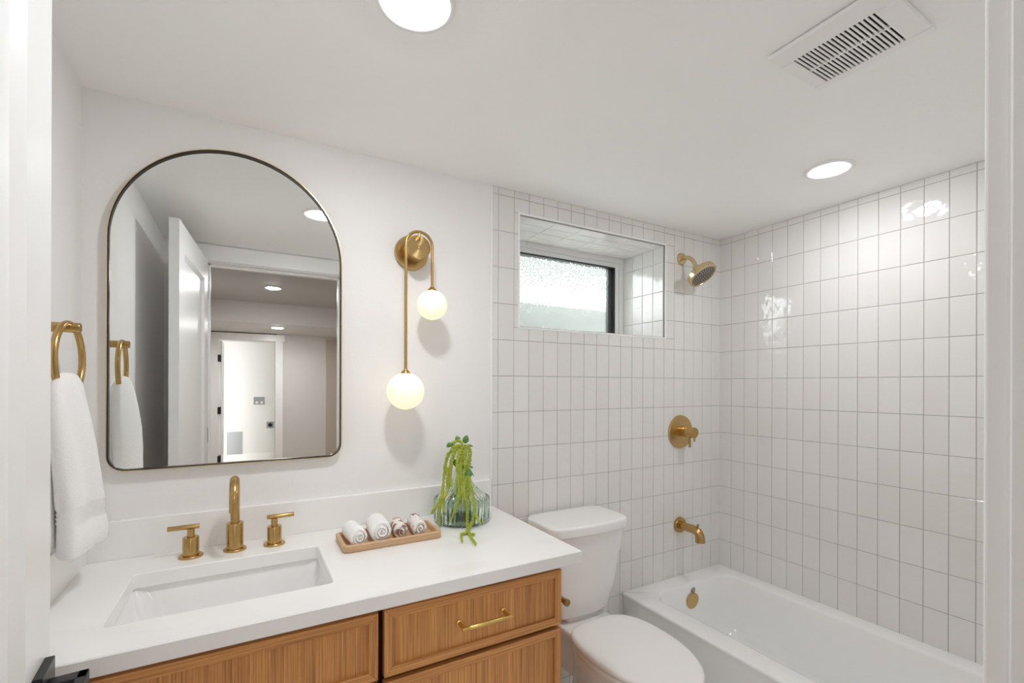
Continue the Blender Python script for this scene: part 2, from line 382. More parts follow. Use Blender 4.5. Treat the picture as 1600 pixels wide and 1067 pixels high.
# ------------------------------------------------------------------ window
win = empty('window_1', Vector(((WX0 + WX1) / 2, WY, WZ0))); st(win, 'high frosted window in a tiled recess')
def ringframe(m, x0, x1, z0, z1, t, y0, y1):
    m.box((x0, y0, z0), (x0 + t, y1, z1)); m.box((x1 - t, y0, z0), (x1, y1, z1)); m.box((x0 + t, y0, z0), (x1 - t, y1, z0 + t)); m.box((x0 + t, y0, z1 - t), (x1 - t, y1, z1)); return m
ringframe(MB(), WX0 - .02, WX1 + .02, WZ0 - .02, WZ1 + .02, .052, WY, WY + .07).build('frame', M_['vinyl'], win, smooth=0, bevel=.002)
ringframe(MB(), WX0 + .032, WX1 - .032, WZ0 + .010, WZ1 - .030, .034, WY + .012, WY + .06).build('sash', M_['vinyl'], win, smooth=0, bevel=.002)
gx0, gx1, gz0, gz1 = WX0 + .066, WX1 - .066, WZ0 + .044, WZ1 - .064
gz1 = WZ1 - .045 + .0
ringframe(MB(), WX0 + .064, WX1 - .064, WZ0 + .040, WZ1 - .058, .008, WY + .006, WY + .05).build('gasket', M_['rubber'], win, smooth=0)
MB().box((WX1 - .098, WY + .030, WZ0 + .046), (WX1 - .072, WY + .05, WZ1 - .064)).build('mullion', M_['rubber'], win, smooth=0)
MB().box((WX0 + .070, WY + .018, WZ0 + .046), (WX1 - .070, WY + .024, WZ1 - .064)).build('pane', M_['rain'], win, smooth=0)
MB().box((WX0 + .22, WY - .006, WZ1 - .024), (WX0 + .34, WY, WZ1 - .012)).build('latch', M_['vinyl'], win, smooth=0, bevel=.001)
# outside: made-up pale ground, low wall and high block that shape the pane's light
st(MB().box((-3, D + .34, 1.2), (9.0, 12.0, 1.25)).build('ground', M_['paleground'], smooth=0), 'unseen pale ground outside, bouncing light into the window recess')  # unseen, kept pale to bounce sky light up into the recess
tag(MB().box((-1.5, 3.0, 1.25), (6.5, 3.15, 1.99)).build('added_low_wall', M_['concrete'], smooth=0), 'added concrete wall dimming the lower part of the frosted window', 'wall')  # made-up wall, its top set to leave a bright sky band in the pane
tag(MB().box((-2.0, 7.0, 3.08), (12.0, 9.0, 7.5)).build('added_sky_block', M_['concrete'], smooth=0), 'added grey block hiding the sky high behind the frosted window', 'light blocker')  # made-up box that hides the sky above the band and greys the pane

# ------------------------------------------------------------------ recessed lights
def downlight(x, y, z, label, em, group, r=.084, re=.066):
    t = thing('recessed_light', label, 'ceiling light', (x, y, z), group)
    MB().lathe([(r, 0), (r, -.004), (r - .006, -.007), (re + .003, -.006), (re, -.003), (re, 0)], (x, y, z), n=56, caps=(False, False)).build('trim_ring', M_['vent'], t, smooth=50)
    MB().lathe([(re - .0005, -.0005), (re - .0005, -.0050), (re * .97, -.0070), (re * .85, -.0095), (re * .6, -.0120), (re * .3, -.0133), (.0005, -.0138)], (x, y, z), n=48).build('diffuser', em, t, smooth=50)
    return t
downlight(.314, .985, ZC, 'bright round ceiling light above the washbasin, cut by the top of the picture', M_['emit'], 'recessed ceiling lights', .088, .063)
downlight(1.945, .950, ZC, 'bright round ceiling light above the bathtub', M_['emit2'], 'recessed ceiling lights', .084, .053)

# ------------------------------------------------------------------ exhaust vent
vt = thing('exhaust_vent', 'square white slotted exhaust fan cover on the ceiling', 'vent', (1.262, .574, ZC))
vx0, vx1, vy0, vy1 = 1.140, 1.386, .448, .702; sx0, sx1, sy0, sy1 = 1.200, 1.358, .492, .672; vz = ZC - .014
m = MB(); m.box((vx0, vy0, vz), (sx0, vy1, ZC - .003)); m.box((sx1, vy0, vz), (vx1, vy1, ZC - .003)); m.box((sx0, vy0, vz), (sx1, sy0, ZC - .003)); m.box((sx0, sy1, vz), (sx1, vy1, ZC - .003))
m.build('cover', M_['vent'], vt, smooth=0, bevel=.003)
m = MB(); n_ = 19; p_ = (sy1 - sy0) / n_
for i in range(n_ + 1):
    y = sy0 + i * p_; m.box((sx0 - .001, y - p_ * .25, vz + .001), (sx1 + .001, y + p_ * .25, vz + .0035))
m.box(((sx0 + sx1) / 2 - .003, sy0, vz + .002), ((sx0 + sx1) / 2 + .003, sy1, ZC - .005))
m.build('slats', M_['vent'], vt, smooth=0)
MB().box((sx0 - .01, sy0 - .01, ZC - .0025), (sx1 + .01, sy1 + .01, ZC - .0005)).build('duct_shade_plate', M_['dark'], vt, smooth=0)  # flat dark plate standing in for the shade behind the slats

# ------------------------------------------------------------------ worktop, splashes, basin
cx0, cx1, cy0 = XL, .886, 1.122; cz0 = CT - .038
sx0, sx1, sy0, sy1 = -.264, .188, 1.2505, 1.561
def ringpts(x0, x1, y0, y1, r, z, n=6): return rrect((x0 + x1) / 2, (y0 + y1) / 2, (x1 - x0) / 2, (y1 - y0) / 2, r, z, n)
e = .0025
wt = MB().loft([ringpts(cx0, cx1, cy0, D, .002, cz0 + e), ringpts(cx0, cx1, cy0, D, .002, CT - e), ringpts(cx0 + e, cx1 - e, cy0 + e, D, .002, CT),
                ringpts(sx0 - e, sx1 + e, sy0 - e, sy1 + e, .014, CT), ringpts(sx0, sx1, sy0, sy1, .012, CT - e), ringpts(sx0, sx1, sy0, sy1, .012, cz0), ringpts(cx0 + e, cx1 - e, cy0 + e, D, .002, cz0)], loop=True)
wt = tag(wt.build('worktop', M_['quartz'], smooth=20), 'white quartz vanity worktop with a rectangular basin cutout', 'countertop')
tag(MB().box((cx0 + .0, D - .02, CT), (.879, D, CT + .110)).build('backsplash', M_['quartz'], smooth=0, bevel=.0015), 'long white quartz backsplash below the arched mirror', 'backsplash')
tag(MB().box((cx0, cy0 + .002, CT), (cx0 + .02, D - .0205, CT + .110)).build('side_splash', M_['quartz'], smooth=0, bevel=.0015), 'short white quartz side splash under the hanging towel', 'backsplash')
bz = cz0
def bs(i, z, r): return ringpts(sx0 - .012 + i, sx1 + .012 - i, sy0 - .012 + i * .9, sy1 + .012 - i * .75, r, z, 8)
bn = thing('washbasin', 'white rectangular undermount washbasin set in the worktop', 'sink', ((sx0 + sx1) / 2, 1.4, bz - .14))
rings = [ringpts(sx0 - .03, sx1 + .03, sy0 - .03, sy1 + .03, .03, bz - .012, 8), ringpts(sx0 - .03, sx1 + .03, sy0 - .03, sy1 + .03, .03, bz - .001, 8), bs(0, bz - .001, .03), bs(.003, bz - .008, .034), bs(.012, bz - .045, .05), bs(.026, bz - .09, .06), bs(.045, bz - .118, .06), bs(.075, bz - .132, .05), bs(.11, bz - .137, .04),
         ringpts(-.07, -.006, 1.37, 1.43, .03, bz - .139, 8)]
out = [ringpts(-.07, -.006, 1.37, 1.43, .03, bz - .150, 8), bs(.10, bz - .148, .05), bs(.04, bz - .130, .06), bs(.01, bz - .09, .06), bs(-.006, bz - .04, .05), bs(-.008, bz - .012, .04)]
MB().loft(rings + out, loop=True).build('bowl', M_['ceramic'], bn, smooth=50)
MB().lathe([(.0, -.1385 + bz), (.022, -.1375 + bz), (.026, -.1390 + bz), (.026, -.155 + bz), (0, -.155 + bz)], (-.038, 1.40, 0), n=32, caps=(False, False)).build('drain', M_['brass'], bn, smooth=50)

# ------------------------------------------------------------------ vanity cabinet
FX0, FX1 = XL + .004, .836; FY = 1.156; ct = cz0
vc = thing('vanity_cabinet', 'brown oak vanity cabinet with slim framed fronts under the white worktop', 'cabinet', ((FX0 + FX1) / 2, 1.4, 0))
m = MB(); m.box((FX0, FY + .022, .10), (FX0 + .018, D - .003, ct)); m.box((FX1 - .018, FY + .022, .10), (FX1, D - .003, ct)); m.box((FX0 + .018, FY + .022, .10), (FX1 - .018, D - .003, .118))
m.box((FX0 + .018, D - .012, .118), (FX1 - .018, D - .003, ct)); m.box((.278, FY + .075, .118), (.296, D - .012, ct - .004))
m.build('body', M_['woodz'], vc, smooth=0)
MB().box((FX0, FY + .08, 0), (FX1, FY + .095, .10)).build('toe_kick', M_['woodx'], vc, smooth=0)
def front(name, x0, x1, z0, z1, parent, handle=None):
    fr = .0235; y0 = FY; y1 = FY + .021
    p = MB(); p.box((x0 + fr - .002, y0 + .008, z0 + fr - .002), (x1 - fr + .002, y1, z1 - fr + .002)); P = p.build(name, M_['woodz'], parent, smooth=0)
    def q(a, b, mt, nm):
        # mitred rail / stile with a small inner slope
        n = MB(); return n
    def bar(pts, mat, nm):
        # pts: outer a, outer b, inner b, inner a in (x,z)
        n = MB(); V0 = [(x, y0, z) for x, z in pts]; V1 = [(x, y1, z) for x, z in pts]
        n.add(V0 + V1, [(0, 1, 2, 3), (7, 6, 5, 4), (0, 4, 5, 1), (1, 5, 6, 2), (2, 6, 7, 3), (3, 7, 4, 0)])
        o = n.build(nm, mat, None, smooth=0, bevel=.0012); o.parent = P; o.location = (0, 0, 0)
    bar([(x0, z0), (x1, z0), (x1 - fr, z0 + fr), (x0 + fr, z0 + fr)], M_['woodx'], 'rail')
    bar([(x0, z1), (x0 + fr, z1 - fr), (x1 - fr, z1 - fr), (x1, z1)], M_['woodx'], 'rail')
    bar([(x0, z0), (x0 + fr, z0 + fr), (x0 + fr, z1 - fr), (x0, z1)], M_['woodz'], 'stile')
    bar([(x1, z0), (x1, z1), (x1 - fr, z1 - fr), (x1 - fr, z0 + fr)], M_['woodz'], 'stile')
    return P
def pull(parent_front, xc, zc, L=.136):
    hx = L / 2; yb = FY - .031
    g = MB(); g.tube([(xc - hx - .008, yb, zc), (xc + hx + .008, yb, zc)], .0040, 16); g.lathe([(.0040, 0), (.0063, .003), (.0063, L - .027), (.0040, L - .024)], (xc - hx + .012, yb, zc), (1, 0, 0), 24)
    for s in (-1, 1):
        g.lathe([(.0095, 0), (.0095, -.004), (.0060, -.006), (.0050, -.040)], (xc + s * (hx), FY + .0079, zc), (0, 1, 0), 24)
    o = g.build('handle', M_['brassy'], None, smooth=40); o.parent = parent_front; o.location = (0, 0, 0)
    o['label'] = 'satin brass bar pull'
t_top = ct - .020
front('false_front', FX0 + .004, .2795, .668, t_top - .002, vc)
dr = front('drawer_front', .2945, FX1 - .002, .668, t_top, vc); pull(dr, .5665, .7515)
d2 = front('drawer_front', .2945, FX1 - .002, .330, .655, vc); pull(d2, .5665, .475)
d3 = front('drawer_front', .2945, FX1 - .002, .12, .317, vc); pull(d3, .5665, .24)
mid = (FX0 + .2795) / 2
front('door', FX0 + .004, mid - .002, .12, .655, vc); front('door', mid + .002, .2795, .12, .655, vc)
# paper holder on the cabinet side
ph = thing('paper_holder', 'brass toilet paper holder arm beside the vanity cabinet', 'paper holder', (FX1, 1.33, .66))
MB().lathe([(.022, -.002), (.022, .006), (.009, .008), (.009, .066)], (FX1, 1.34, .690), (1, 0, 0), 28).build('wall_post', M_['brassd'], ph, smooth=40)
MB().lathe([(.0085, 0), (.0085, -.118), (.0115, -.118), (.0115, -.128)], (FX1 + .066, 1.345, .690), (0, 1, 0), 28).build('arm', M_['brassd'], ph, smooth=40)

# ------------------------------------------------------------------ faucet (widespread, three pieces)
fz = CT
fc = thing('basin_faucet', 'three piece brass basin faucet with two lever handles behind the washbasin', 'faucet', (-.036, 1.645, fz))
MB().lathe([(.031, 0), (.031, .004), (.029, .006), (.0225, .006), (.0225, .082), (.0215, .084), (.013, .084)], (-.036, 1.645, fz), n=48).build('base', M_['brass'], fc, smooth=40)
pth = [(-.036, 1.645, fz + .08), (-.036, 1.645, fz + .160)] + arc((-.036, 1.592, fz + .168), .053, 0, PI, 18, 'yz') + [(-.036, 1.539, fz + .160), (-.036, 1.537, fz + .139)]
pth = [Vector(p) for p in pth]
m = MB().tube(pth, [.0125] * 2 + [.0128] * (len(pth) - 2), 24); m.build('spout', M_['brass'], fc, smooth=40)
def fhandle(x, s, lab):
    t = MB().lathe([(.031, 0), (.031, .004), (.029, .006), (.0205, .006), (.0205, .056), (.0195, .058), (.0095, .058), (.0095, .082)], (x, 1.643, fz), n=44).build('handle', M_['brass'], fc, smooth=40); t['label'] = lab
    MB().lathe([(.0065, -.021), (.0068, -.020), (.0068, .055), (.0065, .056)], (x, 1.643, fz + .087), (s, 0, 0), 24).build('lever', M_['brass'], None, smooth=40).parent = t
fhandle(-.147, -1, 'brass lever handle left of the faucet spout'); fhandle(.071, 1, 'brass lever handle right of the faucet spout')

# ------------------------------------------------------------------ mirror
mx0, mx1, mz0, mz1 = -.353, .283, 1.146, 2.134; mr = thing('arched_mirror', 'arched wall mirror with a thin brass frame above the washbasin', 'mirror', ((mx0 + mx1) / 2, D, mz0))
def mirror_outline(i, y, n=40):
    x0, x1, z0, z1 = mx0 + i, mx1 - i, mz0 + i, mz1 - i; r = (x1 - x0) / 2; cx = (x0 + x1) / 2; rc = max(.045 - i, .01); pts = []
    zc = z1 - r
    for k in range(n + 1): a = PI * k / n; pts.append((cx + r * math.cos(a), y, zc + r * math.sin(a)))
    for k in range(9): a = PI + PI / 2 * k / 8; pts.append((x0 + rc + rc * math.cos(a), y, z0 + rc + rc * math.sin(a)))
    for k in range(9): a = 1.5 * PI + PI / 2 * k / 8; pts.append((x1 - rc + rc * math.cos(a), y, z0 + rc + rc * math.sin(a)))
    return pts
yb, yf = D - .001, D - .027
MB().loft([mirror_outline(0, yb), mirror_outline(0, yf), mirror_outline(.0022, yf), mirror_outline(.0022, yb)], loop=True).build('frame', M_['brassp'], mr, smooth=40)
MB().loft([mirror_outline(.0022, yb), mirror_outline(.0022, yf + .001), mirror_outline(.0048, yf + .001), mirror_outline(.0048, yb)], loop=True).build('inner_lip', M_['darkframe'], mr, smooth=40)
g = MB().loft([mirror_outline(.0045, D - .004), mirror_outline(.0045, D - .016)], caps=(True, True))
TILT = math.radians(0.25); cxm = (mx0 + mx1) / 2
g.v = [(x, y + (x - cxm) * math.tan(TILT) * .999 if y < D - .01 else y, z) for x, y, z in g.v]
g.build('glass', M_['mirror'], mr, smooth=0)

# ------------------------------------------------------------------ sconce
sn = thing('wall_sconce', 'brass double globe wall sconce right of the arched mirror', 'wall lamp', (.538, D, 1.90))
MB().lathe([(.063, 0), (.065, -.003), (.065, -.017), (.062, -.020), (.030, -.020), (.030, -.024), (.028, -.052), (.041, -.052), (.043, -.055), (.043, -.100), (.041, -.102), (.009, -.102), (.008, -.105), (0.0005, -.106)], (.538, D, 1.900), (0, 1, 0), 64).build('backplate', M_['brassr'], sn, smooth=40)
RY = 1.622; xl, xr = .4855, .5835; rc_ = (xr - xl) / 2; zc_ = 1.956 - .0045 - rc_
cxr = (xl + xr) / 2
pth = [(xl, RY, 1.445)] + [(xl, RY, 1.445 + (zc_ - 1.445) * k / 4) for k in range(1, 4)] + [p for p in reversed(arc((cxr, RY, zc_), rc_, 0, PI, 24))] + [(xr, RY, zc_ - .06), (xr, RY, 1.750)]
MB().tube(pth, .0052, 16).build('arched_rod', M_['brass'], sn, smooth=50)
MB().tube([(cxr, RY, 1.93), (cxr, RY, 1.952)], .004, 12).box((cxr - .004, RY - .003, 1.925), (cxr + .004, RY + .02, 1.936)).build('rod_bracket', M_['brass'], sn, smooth=40)
def globe(x, ztop, r, zc):
    gl = MB(); prof = [(max(r * math.sin(PI * k / 28), .0004), -r * math.cos(PI * k / 28)) for k in range(29)]
    o = gl.lathe(prof, (x, RY, zc), n=48).build('globe_shade', M_['globe'], sn, smooth=80)
    c = MB().lathe([(.0055, .016), (.0062, .012), (.016, .003), (.017, 0), (.017, -.002)], (x, RY, zc + r - .001), n=32).build('globe_cap', M_['brass'], sn, smooth=50)
globe(xl, 1.445, .0655, 1.3755); globe(xr, 1.75, .0545, 1.691)

# ------------------------------------------------------------------ towel ring and towel
RCX, RCY, RCZ = -.366, 1.450, 1.455; rr_ = .084; ph_ = math.radians(2.5)
tr = thing('towel_ring', 'round brass towel ring on the left wall', 'towel ring', (XL, 1.455, 1.53))
MB().lathe([(.024, 0), (.024, .005), (.0115, .006), (.0115, .066), (.0105, .0675)], (XL, 1.452, 1.530), (1, 0, 0), 32).build('post', M_['brass'], tr, smooth=40)
MB().tube([(RCX + rr_ * math.sin(ph_) * math.cos(a), RCY + rr_ * math.cos(ph_) * math.cos(a), RCZ + rr_ * math.sin(a)) for a in [2 * PI * k / 64 for k in range(64)]], .0072, 16, closed=True).build('ring', M_['brass'], tr, smooth=60)
tw = MB()
def towel_ring_pts(z, yc, hw, xc, hx, fold, n=64, ph=0.0, drop=0.0):
    out = []
    for k in range(n):
        a = 2 * PI * k / n; c, s = math.cos(a), math.sin(a)
        yy = yc + hw * (abs(c) ** .95) * (1 if c > 0 else -1); xx = xc + hx * (abs(s) ** .8) * (1 if s > 0 else -1)
        f = fold * math.sin((yy - yc) / max(hw, .01) * 4.3 + ph) + fold * .5 * math.sin((yy - yc) / max(hw, .01) * 9.1 + ph * 2)
        xx += f
        out.append((xx, yy, z + drop * (yy - yc)))
    return out
# front lap: (z, y centre, half width, x centre, half thickness, fold depth)
prof = [(1.424, 1.450, .024, -.366, .006, .0), (1.418, 1.450, .050, -.364, .012, .001), (1.400, 1.452, .079, -.363, .016, .002), (1.365, 1.456, .094, -.361, .020, .004), (1.31, 1.462, .102, -.357, .024, .006), (1.24, 1.468, .108, -.352, .028, .007),
        (1.17, 1.478, .109, -.348, .030, .007), (1.112, 1.486, .113, -.346, .031, .007)]
band = [(z, 1.488, .113, -.345, .031 if k % 2 == 0 else .0280, .007) for k, z in enumerate((1.106, 1.102, 1.096, 1.092, 1.086, 1.082, 1.076, 1.072))]
tail = [(1.066, 1.490, .115, -.344, .0305, .007), (1.03, 1.492, .119, -.343, .032, .007), (1.004, 1.494, .124, -.343, .032, .006), (.998, 1.494, .122, -.343, .027, .005), (.997, 1.494, .10, -.343, .015, .003)]
rg = [towel_ring_pts(z + .013 * min(1, (1.424 - z) / .2), y - .012 - .016 * min(1, (1.424 - z) / .2), hw, x, hx, fo, ph=z * 6, drop=-.10 * max(0, (1.42 - z)) ) for z, y, hw, x, hx, fo in prof + band + tail]
tw.loft(rg)
back = [(1.415, 1.446, .030, -.372, .008, 0), (1.39, 1.44, .055, -.378, .014, .002), (1.33, 1.432, .074, -.382, .016, .003), (1.2, 1.42, .09, -.384, .016, .003), (1.06, 1.41, .098, -.384, .016, .003), (1.035, 1.41, .098, -.384, .013, .002), (1.03, 1.41, .085, -.384, .008, .002)]
tw.loft([towel_ring_pts(z, y, hw, x, hx, fo, ph=z * 5) for z, y, hw, x, hx, fo in back])
tag(tw.build('hand_towel', M_['towel'], smooth=80), 'white terry hand towel hanging from the brass ring', 'towel')

# ------------------------------------------------------------------ open bathroom door with lever
HG = Vector((-.200, .160, 0)); FE = Vector((-.2605, .952, 0)); dw = (FE - HG).length; du = (FE - HG).normalized(); dn = Vector((du.y, -du.x, 0))     # dn points into the room (+X)
def DP(u, n, z): p = HG + du * u + dn * n; return (p.x, p.y, z)
DT = .038; dz0, dz1 = .008, 2.124
door = MB()
def dbox(m, u0, u1, n0, n1, z0, z1):
    m.add([DP(u0, n0, z0), DP(u1, n0, z0), DP(u1, n1, z0), DP(u0, n1, z0), DP(u0, n0, z1), DP(u1, n0, z1), DP(u1, n1, z1), DP(u0, n1, z1)], [(0, 1, 2, 3), (7, 6, 5, 4), (4, 5, 1, 0), (5, 6, 2, 1), (6, 7, 3, 2), (7, 4, 0, 3)])
stl = .118; bt = .22; tp = .125
dbox(door, 0, stl, -DT, 0, dz0, dz1); dbox(door, dw - stl, dw, -DT, 0, dz0, dz1); dbox(door, stl, dw - stl, -DT, 0, dz1 - tp, dz1); dbox(door, stl, dw - stl, -DT, 0, dz0, dz0 + bt)
dbox(door, stl, dw - stl, -DT + .011, -.011, dz0 + bt, dz1 - tp)
for n0, n1 in ((0, -.011), (-DT, -DT + .011)):   # sloped inner moulding
    a = [(stl, dz0 + bt), (dw - stl, dz0 + bt), (dw - stl, dz1 - tp), (stl, dz1 - tp)]; k = .022
    b = [(stl + k, dz0 + bt + k), (dw - stl - k, dz0 + bt + k), (dw - stl - k, dz1 - tp - k), (stl + k, dz1 - tp - k)]
    for i in range(4):
        j = (i + 1) % 4; f = [DP(a[i][0], n0, a[i][1]), DP(a[j][0], n0, a[j][1]), DP(b[j][0], n1, b[j][1]), DP(b[i][0], n1, b[i][1])]
        door.add(f, [(0, 1, 2, 3)] if n0 > -.01 else [(3, 2, 1, 0)])
dr_ = st(door.build('door_1', M_['trim'], smooth=0), 'open white bathroom door')
ux = dw - .060; hz = .966
m = MB(); dbox(m, ux - .033, ux + .033, 0, .011, hz - .033, hz + .033); m.build('handle_plate', M_['black'], dr_, smooth=0, bevel=.001)
m = MB(); dbox(m, ux - .011, ux + .011, .011, .052, hz - .011, hz + .011); dbox(m, ux - .118, ux + .011, .040, .052, hz - .011, hz + .011)
m.build('lever', M_['black'], dr_, smooth=0, bevel=.0012)
m = MB(); dbox(m, ux - .033, ux + .033, -DT - .011, -DT, hz - .033, hz + .033); dbox(m, ux - .011, ux + .011, -DT - .05, -DT - .011, hz - .011, hz + .011); dbox(m, ux - .118, ux + .011, -DT - .052, -DT - .040, hz - .011, hz + .011)
m.build('lever', M_['black'], dr_, smooth=0, bevel=.0012)
for z in (.22, 1.05, 1.90):
    MB().tube([(HG.x - .004, HG.y - .004, z), (HG.x - .004, HG.y - .004, z + .09)], .006, 12).build('hinge', M_['black'], dr_, smooth=50)

# ------------------------------------------------------------------ toilet
TX = 1.236
tl = thing('toilet', 'white two piece toilet between vanity cabinet and bathtub', 'toilet', (TX, 1.4, 0))
def tankring(z, hw, yb_, yf_, bulge, r, n=10, N=14):
    """plan outline: straight back, gently bowed front, rounded corners"""
    base = rrect(TX, (yb_ + yf_) / 2, hw, (yb_ - yf_) / 2, r, z, n); out = []
    for x, y, zz in base:
        t = (yb_ - y) / (yb_ - yf_); b = bulge * (1 - ((x - TX) / hw) ** 2)
        out.append((x, y - b * t, zz))
    return out
def chain(r): return r
TY = D - .022
# resample long front edge: use more points by subdividing rounded rect sides
def dens(ring, k=5):
    out = []
    for i in range(len(ring)):
        a = Vector(ring[i]); b = Vector(ring[(i + 1) % len(ring)])
        m_ = k if (i + 1) % (len(ring) // 4) == 0 else 1
        for j in range(m_): out.append(tuple(a.lerp(b, j / m_)))
    return out
def tankring2(z, hw, yb_, yf_, bulge, r):
    base = dens(rrect(TX, (yb_ + yf_) / 2, hw, (yb_ - yf_) / 2, r, z, 8), 8); out = []
    for x, y, zz in base:
        t = (yb_ - y) / (yb_ - yf_); b = bulge * (1 - ((x - TX) / hw) ** 2); out.append((x, y - b * t, zz))
    return out
MB().loft([tankring2(z, hw, TY - .005, yf_, .022, r) for z, hw, yf_, r in ((.425, .130, 1.575, .05), (.432, .150, 1.556, .055), (.45, .160, 1.545, .055), (.56, .172, 1.527, .05), (.70, .186, 1.507, .045), (.789, .193, 1.496, .042))]).build('tank', M_['ceramic'], tl, smooth=60)
MB().loft([tankring2(z, hw, TY, yf_, .024, r) for z, hw, yf_, r in ((.792, .180, 1.510, .042), (.7922, .200, 1.490, .045), (.794, .203, 1.487, .045), (.822, .204, 1.486, .045), (.829, .2015, 1.4885, .045), (.8322, .196, 1.494, .042), (.8325, .190, 1.500, .040), (.8325, .10, 1.56, .03))]).build('tank_lid', M_['ceramic'], tl, smooth=50)
def egg(z, s, yb_, yf_, hw, n=56, back=.16):
    """bowl outline: rounded blunt back, long elliptical front"""
    out = []; ym = yb_ - (yb_ - yf_) * .42
    for k in range(n):
        a = 2 * PI * k / n; c, sn_ = math.cos(a), math.sin(a)
        if sn_ >= 0: x = TX + s * hw * (abs(c) ** .62) * (1 if c > 0 else -1); y = ym + (yb_ - ym) * (sn_ ** .75)
        else: x = TX + s * hw * c; y = ym + (ym - yf_) * sn_
        out.append((x, y, z))
    return out
sb, sf = 1.492, .985
MB().loft([egg(z, 1, sb - i, sf + i, .185 - i) for z, i in ((.4215, .006), (.4235, .001), (.430, 0), (.436, .004), (.4385, .012), (.4395, .05))]).build('seat_lid', M_['seat'], tl, smooth=50)
MB().loft([egg(z, 1, sb - .012 - i, sf + .004 + i, .183 - i) for z, i in ((.4015, .004), (.4035, .0), (.413, 0), (.4175, .005), (.418, .03))]).build('seat', M_['seat'], tl, smooth=50)
def bowl(z, yb_, yf_, hw): return egg(z, 1, yb_, yf_, hw)
MB().loft([bowl(0.0, 1.60, 1.10, .105), bowl(.02, 1.60, 1.10, .105), bowl(.09, 1.59, 1.12, .092), bowl(.19, 1.56, 1.10, .098), bowl(.27, 1.53, 1.05, .128), bowl(.33, 1.50, 1.01, .160), bowl(.375, 1.49, .995, .174), bowl(.397, 1.49, .993, .176), bowl(.4005, 1.485, 1.0, .170)]).build('bowl', M_['ceramic'], tl, smooth=70)
MB().loft([rrect(TX, 1.575, hw, hy, .03, z, 6) for z, hw, hy in ((.20, .075, .09), (.30, .085, .12), (.36, .105, .135), (.392, .122, .135), (.406, .124, .133), (.412, .118, .128))]).build('deck', M_['ceramic'], tl, smooth=60)
MB().loft([rrect(TX, 1.60, hw, hy, .03, z, 6) for z, hw, hy in ((.409, .09, .05), (.430, .09, .05))]).build('tank_gasket', M_['ceramic'], tl, smooth=60)
for s in (-1, 1): MB().lathe([(.013, 0), (.013, .004), (.010, .0065)], (TX + s * .0775, 1.497, .411), (0, 0, 1), 20).build('seat_hinge', M_['seat'], tl, smooth=50)

# ------------------------------------------------------------------ bathtub
tx0, tx1, ty0, ty1 = 1.6165, XR - .0045, YF1 + .003, D - .0045
def tr_(i0, i1, j0, j1, r, z): return ringpts(tx0 + i0, tx1 - i1, ty0 + j0, ty1 - j1, r, z, 8)
tb = thing('bathtub', 'white alcove bathtub with a plain front apron', 'bathtub', ((tx0 + tx1) / 2, .95, 0))
rings = [tr_(.012, 0, 0, 0, .004, 0), tr_(.010, 0, 0, 0, .004, TB - .05), tr_(.002, 0, 0, 0, .006, TB - .014), tr_(.0, 0, 0, 0, .008, TB - .009), tr_(.003, 0, 0, 0, .008, TB - .002), tr_(.010, 0, 0, 0, .008, TB),
         tr_(.100, .068, .10, .088, .075, TB), tr_(.108, .075, .108, .094, .075, TB - .003), tr_(.114, .081, .116, .100, .075, TB - .014), tr_(.128, .095, .16, .112, .08, TB - .12), tr_(.150, .112, .24, .130, .09, TB - .24), tr_(.172, .13, .29, .155, .10, TB - .285), tr_(.21, .17, .34, .20, .09, TB - .300), tr_(.30, .27, .5, .4, .05, TB - .303)]
MB().loft(rings, caps=(True, True)).build('tub_body', M_['tub'], tb, smooth=60)
ovY = ty1 - .108
ov = MB().lathe([(.0415, 0), (.0415, -.010), (.0395, -.012), (.006, -.012), (.005, -.0105), (.0005, -.0105)], (1.999, ovY + .002, .285), (0, 1, .10), 48).build('overflow_plate', M_['brassr'], tb, smooth=40)
MB().lathe([(.016, 0), (.016, -.0015)], (2.013, ty1 - .1035, .333), (0, 1, .10), 24).build('badge', M_['steel'], tb, smooth=40)['label'] = 'small grey oval badge'

# ------------------------------------------------------------------ shower fittings
yw = D - .004
sh = thing('wall_shower', 'brass wall shower with a round tilted head on the tiled wall right of the window', 'shower', (2.036, yw, 2.084))
MB().lathe([(.033, 0), (.033, -.004), (.029, -.012), (.012, -.016)], (2.036, yw, 2.084), (0, 1, 0), 40).build('flange', M_['brassp'], sh, smooth=50)
hc = Vector((2.048, 1.612, 1.984)); nn = Vector((.10, -.60, -.78)).normalized()
ap = smooth_path([(2.036, yw, 2.084), (2.036, yw - .04, 2.082), (2.040, yw - .07, 2.064), tuple(hc - nn * .028)], 6)
MB().tube(ap, .0105, 20).lathe([(.012, -.055), (.0165, -.050), (.0165, -.034), (.020, -.020), (.030, -.012)], hc, nn, 32).build('arm', M_['brassp'], sh, smooth=50)
MB().lathe([(.030, -.014), (.066, -.012), (.0745, -.006), (.076, .0), (.076, .020), (.073, .023), (.066, .023), (.064, .018)], hc, nn, 64).build('head', M_['brassp'], sh, smooth=40)
MB().lathe([(.0655, .0182), (.0655, .0205), (.0650, .0208)], hc, nn, 48).build('nozzle_plate', M_['nozzle'], sh, smooth=40)
nz = MB(); t = Vector((1, 0, 0)); u_ = nn.cross(t).normalized(); w_ = nn.cross(u_)
for R_, c_ in ((0, 1), (.011, 6), (.022, 11), (.033, 16), (.044, 21), (.055, 26)):
    for k in range(c_):
        a = 2 * PI * (k + .3 * (c_ % 2)) / c_; p = hc + nn * .0208 + u_ * R_ * math.cos(a) + w_ * R_ * math.sin(a)
        nz.lathe([(.0026, 0), (.0022, .003)], p, nn, 8)
nz.build('nozzles', M_['dark'], sh, smooth=0)
vv = thing('shower_valve', 'round brass shower valve with a lever on the tiled wall', 'shower valve', (2.031, yw, 1.148))
